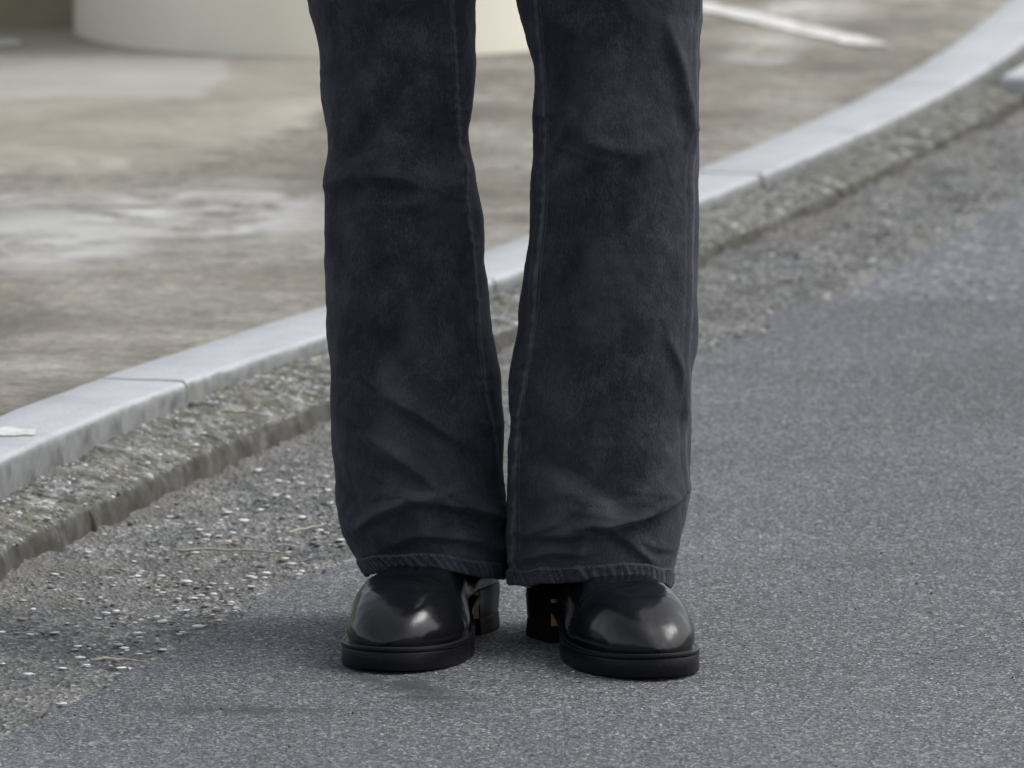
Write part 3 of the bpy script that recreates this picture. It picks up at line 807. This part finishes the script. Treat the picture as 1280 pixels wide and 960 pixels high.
depthL = [(.03, .106), (.10, .103), (.2, .093), (.35, .085), (.5, .082), (.62, .085), (.72, .095), (.82, .105)]
foldsL = [
    ([(524, 88), (487, 140), (449, 190)], -4.5, 15, 17),
    ([(410, 232), (450, 219), (500, 219), (528, 232)], 6.5, 26, 13),
    ([(470, 262), (530, 250), (575, 225)], 3.0, 24, 18),
    ([(430, 380), (490, 400), (560, 380)], 2.0, 40, 40),
    ([(478, 492), (530, 522), (566, 548)], 6.0, 26, 10),
    ([(458, 540), (505, 574), (552, 612)], 7.5, 26, 17),
    ([(446, 662), (485, 637), (515, 623), (550, 618)], 6.5, 13, 12),
    ([(520, 624), (575, 632), (634, 648)], 6.5, 14, 10),
    ([(470, 690), (520, 668), (580, 672), (630, 690)], 4.0, 14, 10),
    ([(420, 600), (440, 630), (462, 650)], -3.5, 14, 14),
    ([(585, 168), (560, 200), (545, 250)], -2.5, 14, 14)]
foldsR = [
    ([(846, 622), (822, 637), (790, 648), (752, 656)], 8.5, 24, 9),
    ([(805, 640), (762, 655), (715, 668), (662, 668)], 5.5, 18, 11),
    ([(668, 570), (728, 600), (790, 640)], -5.0, 24, 24),
    ([(752, 655), (785, 676), (815, 704)], 3.2, 9, 9),
    ([(735, 664), (728, 690), (722, 706)], 2.2, 7, 7),
    ([(655, 700), (690, 690), (735, 692)], 3.5, 14, 9),
    ([(832, 30), (851, 90), (862, 150), (868, 185)], 4.0, 10, 12),
    ([(719, 140), (703, 172), (684, 210)], 3.6, 9, 9),
    ([(690, 130), (740, 180), (800, 190), (850, 170)], 3.5, 34, 24),
    ([(840, 300), (790, 350), (740, 430)], 2.5, 30, 30),
    ([(836, 420), (852, 460), (858, 520)], 2.6, 9, 9)]
seamL = [([(560, -40), (560, 0), (562, 71), (568, 152), (575, 205), (578, 248), (589, 320), (594, 411), (600, 478), (616, 542), (622, 597), (626, 650), (627, 690)], 6.5, 2.8)]
seamR = [([(664, -40), (668, 0), (674, 71), (679, 142), (680, 212), (676, 283), (671, 320), (665, 399), (655, 458), (646, 518), (642, 597), (643, 690)], 5.5, 2.6),
         ([(872, -40), (870, 100), (869, 180), (867, 260), (866, 340), (862, 430), (858, 520), (857, 600)], 3.0, 1.0)]
hemL = [(0, .0795), (40, .0680), (65, .061), (90, .057), (135, .047), (180, .044), (225, .047), (270, .0562), (300, .064), (325, .0737)]
hemR = [(0, .0775), (30, .0755), (55, .0667), (90, .0515), (135, .046), (180, .044), (225, .047), (270, .057), (310, .0655), (340, .0729)]
def creases(x0, x1, y0, y1, n, seed):              # small random wrinkles
    r_ = random.Random(seed); out = []
    for _ in range(n):
        x, y, a, L_ = r_.uniform(x0, x1), r_.uniform(y0, y1), r_.uniform(-.6, .6), r_.uniform(14, 42)
        dx, dy = L_ * math.cos(a), L_ * math.sin(a)
        out.append(([(x - dx, y - dy), (x, y + r_.uniform(-3, 3)), (x + dx, y + dy)], r_.uniform(.6, 1.6), r_.uniform(7, 14), r_.uniform(4, 8)))
    return out
foldsL += creases(450, 600, 560, 690, 10, 1) + creases(430, 540, 170, 270, 4, 2)
foldsR += creases(670, 835, 610, 695, 10, 4) + creases(690, 760, 120, 220, 3, 5)
legL = Leg(9.225, legL_left, legL_right, [(.68, -.20, -.022), (.82, -.205, -.004)], depthL, hemL, foldsL, seamL, 3.7)
legR = Leg(9.175, legR_left, legR_right, [(.68, .012, .185), (.82, .000, .195)], depthL, hemR, foldsR, seamR, 11.2)
legL.build(.82); legR.build(.82)
# hips of the jeans, above the picture
nu = 96; V = []
for z, a, b, cy in ((.79, .196, .106, 9.215), (.84, .196, .120, 9.215), (.90, .190, .122, 9.215), (.96, .176, .114, 9.212), (1.02, .162, .105, 9.21), (1.024, .158, .101, 9.21), (1.0, .154, .098, 9.21)):
    for i in range(nu):
        p = 2 * math.pi * i / nu; V.append((-.004 + a * math.sin(p), cy - b * math.cos(p), z))
o = obj('trouser_hips', V, grid_faces(7, nu, wrap=True), M['denim'], trousers, POR)

# ------------------------------------------------------------------ boots
LB = .330
TOE = .100                                         # length of the rounded toe part
st_y = np.array([0, .004, .012, .03, .06, .09, .12, .15, .18, .20, LB - TOE])
st_o = np.array([.006, .016, .026, .0350, .038, .0375, .042, .050, .0560, .0590, .0605])   # outer side
st_i = np.array([.006, .016, .026, .0350, .037, .0330, .032, .041, .0495, .0540, .0565])   # inner side
_fo, _fi = curve(list(zip(st_y, st_o))), curve(list(zip(st_y, st_i)))
def _toe(y, w, off=0.0):
    q = np.clip((np.asarray(y, float) - (LB - TOE)) / (TOE - off), 0, 1)
    return w * (1 - q ** 2.15) ** (1 / 2.05)
def fo(y, off=0.0): return np.where(np.asarray(y) > LB - TOE, _toe(y, .0605 - off, off), _fo(np.minimum(y, LB - TOE)) - off)
def fi(y, off=0.0): return np.where(np.asarray(y) > LB - TOE, _toe(y, .0565 - off, off), _fi(np.minimum(y, LB - TOE)) - off)
def sole_bot(y):                                   # underside: flat tread, toe spring, arch up to the heel
    y = np.asarray(y, float)
    return np.where(y > .235, .0040 * ((y - .240) / .090) ** 2, 0) + .032 * (1 - sstep(.088, .158, y))
def sole_top(y):
    y = np.asarray(y, float)
    return sole_bot(y) + .0215 - .009 * (1 - sstep(.08, .15, y))
def slab(y0, y1, zt, zb, inset=0.0, bev=.0012, n=90, ring=None):
    """closed slab following the sole outline between heights zb(y) and zt(y)"""
    t = np.linspace(0, 1, n); t = np.sin(np.pi / 2 * t) ** 1.0; t = .35 * np.linspace(0, 1, n) + .65 * t; t[-1] = 1; t = 1 - (1 - t) ** 1.5; y = y0 + (y1 - y0) * t
    def outline(ins):
        yo = np.clip(y, y0, y1 - ins)
        wo2, wi2 = np.maximum(fo(yo, ins), .0006), np.maximum(fi(yo, ins), .0006)
        return np.concatenate([np.stack([wo2, yo], -1), np.stack([-wi2, yo], -1)[::-1]])
    rings = ring or [(inset + bev * 2.2, 0, 0), (inset + bev * .4, 0, bev * .5), (inset, 0, bev * 1.3), (inset, 1, -bev * 1.3), (inset + bev * .4, 1, -bev * .5), (inset + bev * 2.2, 1, 0)]
    V = []
    for ins, which, dz in rings:
        oo = outline(ins); yy_ = oo[:, 1]
        V.append(np.stack([oo[:, 0], yy_, (zt(yy_) if which else zb(yy_)) + dz], -1))
    m_ = 2 * n; nr_ = len(V); V = np.concatenate(V)
    F_ = grid_faces(nr_, m_, wrap=True).tolist()
    for r0, fl in ((0, True), ((nr_ - 1) * m_, False)):
        for i in range(n - 1):
            q_ = [r0 + i, r0 + i + 1, r0 + m_ - 2 - i, r0 + m_ - 1 - i]; F_.append(q_[::-1] if fl else q_)
    return V, F_

def build_boot(H, ang, side, label):
    """H heel back point, ang toe-out, side -1: photo's left boot (outer side = photo left)"""
    boot = empty('boot', parent=person); boot['label'] = label
    ux, uy = side * math.sin(ang), -math.cos(ang)          # forward
    ox, oy = side * math.cos(ang), math.sin(ang)           # outer
    def W(V):
        V = np.asarray(V, float)
        return np.stack([H[0] + V[:, 0] * ox + V[:, 1] * ux, H[1] + V[:, 0] * oy + V[:, 1] * uy, V[:, 2] + .0005], -1)
    def put(name, V, F_, mat, sharp=R(35)):
        F2 = [list(f)[::-1] for f in F_] if side < 0 else F_
        return obj(name, W(V), F2, mat, boot, POR, sharp=sharp)
    # outsole + welt
    V, F_ = slab(.085, LB, lambda y: sole_top(y) - .0040, sole_bot, .0002, .0009); put('outsole', V, F_, M['sole'])
    V, F_ = slab(.135, LB, sole_top, lambda y: sole_top(y) - .0038, -.0001, .0006); put('welt', V, F_, M['sole'])
    # heel: tapered stack on a rubber lift
    y1h = .096
    def heel_part(zb, zt, t0, t1, nz=9):
        n = 60; t = np.linspace(0, 1, n); y = y1h * (.5 - .5 * np.cos(np.pi * t)); V = []
        zs = np.linspace(zb, zt, nz)
        for z in zs:
            q_ = min(1, z / .036); ins = .0005 * (1 - q_) + .0010 * math.sin(math.pi * q_) + (.0006 if z in (zb, zt) else 0)
            wo, wi = np.maximum(fo(y) - ins, .002), np.maximum(fi(y) - ins, .002)
            yf = np.interp(y, [0, y1h], [.002 + ins * 1.4, y1h - .008 * (1 - q_)])
            V.append(np.concatenate([np.stack([wo, yf, np.full(n, z)], -1), np.stack([-wi, yf, np.full(n, z)], -1)[::-1]]))
        m_ = 2 * n; V = np.concatenate(V); F_ = grid_faces(nz, m_, wrap=True).tolist()
        for r0, fl in ((0, True), ((nz - 1) * m_, False)):
            for i in range(n - 1):
                q2 = [r0 + i, r0 + i + 1, r0 + m_ - 2 - i, r0 + m_ - 1 - i]; F_.append(q2[::-1] if fl else q2)
        return V, F_
    V, F_ = heel_part(0, .0165, 0, 0); put('heel_lift', V, F_, M['rubber'])
    V, F_ = heel_part(.0168, .0445, 0, 0); put('heel', V, F_, M['sole'])
    # natural leather front of the heel
    Vb = []
    for z in (.0172, .026, .035, .0435):
        q_ = min(1, z / .036); ins = .0005 * (1 - q_) + .0010 * math.sin(math.pi * q_) + .0012; yb = y1h - .008 * (1 - q_) + .0012
        for x in (-(float(fi(y1h)) - ins), -.012, .012, float(fo(y1h)) - ins): Vb.append((x, yb, z))
    n0 = len(Vb); Vb += [(x, y - .003, z) for x, y, z in Vb]
    Fb = grid_faces(4, 4).tolist(); Fb = [f[::-1] for f in Fb] + [[i + n0 for i in f] for f in Fb]
    per = [0, 1, 2, 3, 7, 11, 15, 14, 13, 12, 8, 4]
    Fb += [[a, b, b + n0, a + n0] for a, b in zip(per, per[1:] + per[:1])]
    put('heel_breast', Vb, Fb, M['tan_leather'])
    # vamp and counter, one loft from toe to heel
    INS = .0058; ytip = LB - INS
    yt = ytip * (1 - np.linspace(0, 1, 120) ** 1.9)
    top = curve([(0, .110), (.06, .112), (.10, .108), (.13, .098), (.155, .0845), (.175, .0790), (.195, .0775), (.215, .0762), (.235, .0745), (.255, .0720), (.272, .0680), (.288, .0620), (.302, .0540), (.313, .045), (.3195, .0370), (ytip, .0300)])
    nt = 64; th = np.linspace(0, np.pi, nt); V = []
    for y in yt:
        ins = .001 + (INS - .001) * float(sstep(.085, .15, y))
        wo, wi = max(float(fo(y, ins)), .0015), max(float(fi(y, ins)), .0015)
        z0 = float(sole_top(y)) - .001; h_ = float(top(y)) - z0
        c, s_ = np.cos(th), np.sin(th)
        mid_ = 1 - float(sstep(.215, .315, y))
        e2 = .86
        eo, ei = .60 - .20 * mid_, .66 - .10 * mid_
        xx = np.where(c > 0, wo * np.abs(c) ** eo, -wi * np.abs(c) ** ei)
        zz = z0 + h_ * s_ ** e2
        bulge = 1 + .035 * np.exp(-((zz - z0 - .012) / .010) ** 2) - .06 * np.exp(-((zz - z0) / .004) ** 2)
        crest = .003 - .008 * mid_          # ridge wanders from the outer to the inner side
        xx = xx * bulge - crest * s_ ** 2
        yv = np.full(nt, y) + .0015 * s_
        V.append(np.stack([xx, yv, zz], -1))
    V = np.array(V)
    for yc_, am in ((.232, .0010), (.221, .0013), (.209, .0011)):
        yl = yc_ + .004 * vnoise(V[..., 0] * 60, yc_ * 300, side); hh = np.clip((V[..., 2] - .045) / .02, 0, 1)
        V[..., 2] -= am * np.exp(-((V[..., 1] - yl) / .0022) ** 2) * hh * (.6 + .6 * vnoise(V[..., 0] * 45, 3, yc_ * 99))
    w_ = .0007 * fbm(V[..., 0] * 38, V[..., 1] * 38, V[..., 2] * 38 + side, 3)
    V[..., 2] += w_; V[..., 0] += w_
    nrow = len(yt); V = V.reshape(-1, 3)
    F_ = grid_faces(nrow, nt).tolist() + [list(range(nt))[::-1]]
    put('vamp', V, [f[::-1] for f in F_], M['leather'], sharp=R(70))
    # shaft inside the trouser leg
    V = []
    for z, a, b_, yc in ((.095, .040, .062, .078), (.12, .041, .060, .076), (.14, .042, .060, .076), (.16, .043, .060, .076), (.18, .043, .060, .076), (.184, .041, .058, .076), (.18, .039, .056, .076), (.14, .038, .056, .076)):
        for i in range(48):
            p = 2 * math.pi * i / 48; V.append((a * math.cos(p), yc + b_ * math.sin(p), z))
    put('shaft', V, grid_faces(8, 48, wrap=True).tolist(), M['leather'])
    # welt stitches
    SV, SF = [], []
    yy_ = LB - .0028 - (LB - .0028 - .14) * np.linspace(1, 0, 900) ** 1.8
    for sgn, fn in ((1, fo), (-1, fi)):
        P = np.stack([sgn * np.maximum(fn(yy_, .0028), 0), yy_, sole_top(yy_) + .0002], -1)
        s_ = np.concatenate([[0], np.cumsum(np.linalg.norm(np.diff(P, axis=0), axis=1))])
        for q_ in np.arange(0, s_[-1], .0036):
            p0 = np.array([np.interp(q_, s_, P[:, c]) for c in range(3)]); p1 = np.array([np.interp(q_ + .0025, s_, P[:, c]) for c in range(3)])
            d = p1 - p0; l = np.linalg.norm(d)
            if l < 1e-5: continue
            n_ = np.cross(d / l, (0, 0, 1)) * .0005; up = np.array([0, 0, .0006]); b0 = len(SV)
            SV += [p0 - n_, p0 + up * .6, p0 + n_, p1 - n_, p1 + up * .6, p1 + n_]; SF += [(b0, b0 + 3, b0 + 4, b0 + 1), (b0 + 1, b0 + 4, b0 + 5, b0 + 2)]
    o = put('welt_stitching', SV, SF, M['wax']); o['kind'] = 'stuff'
    return boot
build_boot((-.0375, 9.290), R(14.6), -1, 'black leather heeled boot on the left of the picture')
build_boot((.0365, 9.246), R(18.3), 1, 'black leather heeled boot on the right of the picture')

# legs and hips inside the clothes, one continuous mesh
me = bpy.data.meshes.new('body')
J = [(0, 9.21, .93), (-.085, 9.22, .86), (-.105, 9.22, .55), (-.062, 9.235, .14), (-.053, 9.25, .085), (-.082, 9.13, .058),
     (.085, 9.21, .86), (.105, 9.19, .55), (.066, 9.20, .14), (.058, 9.22, .085), (.092, 9.09, .058), (0, 9.21, .99)]
E = [(0, 1), (1, 2), (2, 3), (3, 4), (4, 5), (0, 6), (6, 7), (7, 8), (8, 9), (9, 10), (0, 11)]
rad_ = [.085, .072, .052, .030, .026, .016, .072, .052, .030, .026, .016, .092]
me.from_pydata([(x - POR[0], y - POR[1], z) for x, y, z in J], E, [])
bo = bpy.data.objects.new('body', me); COL.objects.link(bo); bo.parent = person
md = bo.modifiers.new('skin', 'SKIN')
if not me.skin_vertices: me.skin_vertices.new()
for sv, r_ in zip(me.skin_vertices[0].data, rad_): sv.radius = (r_, r_)
me.skin_vertices[0].data[0].use_root = True
bo.modifiers.new('smooth', 'SUBSURF').render_levels = 2
me.materials.append(M['skin'])
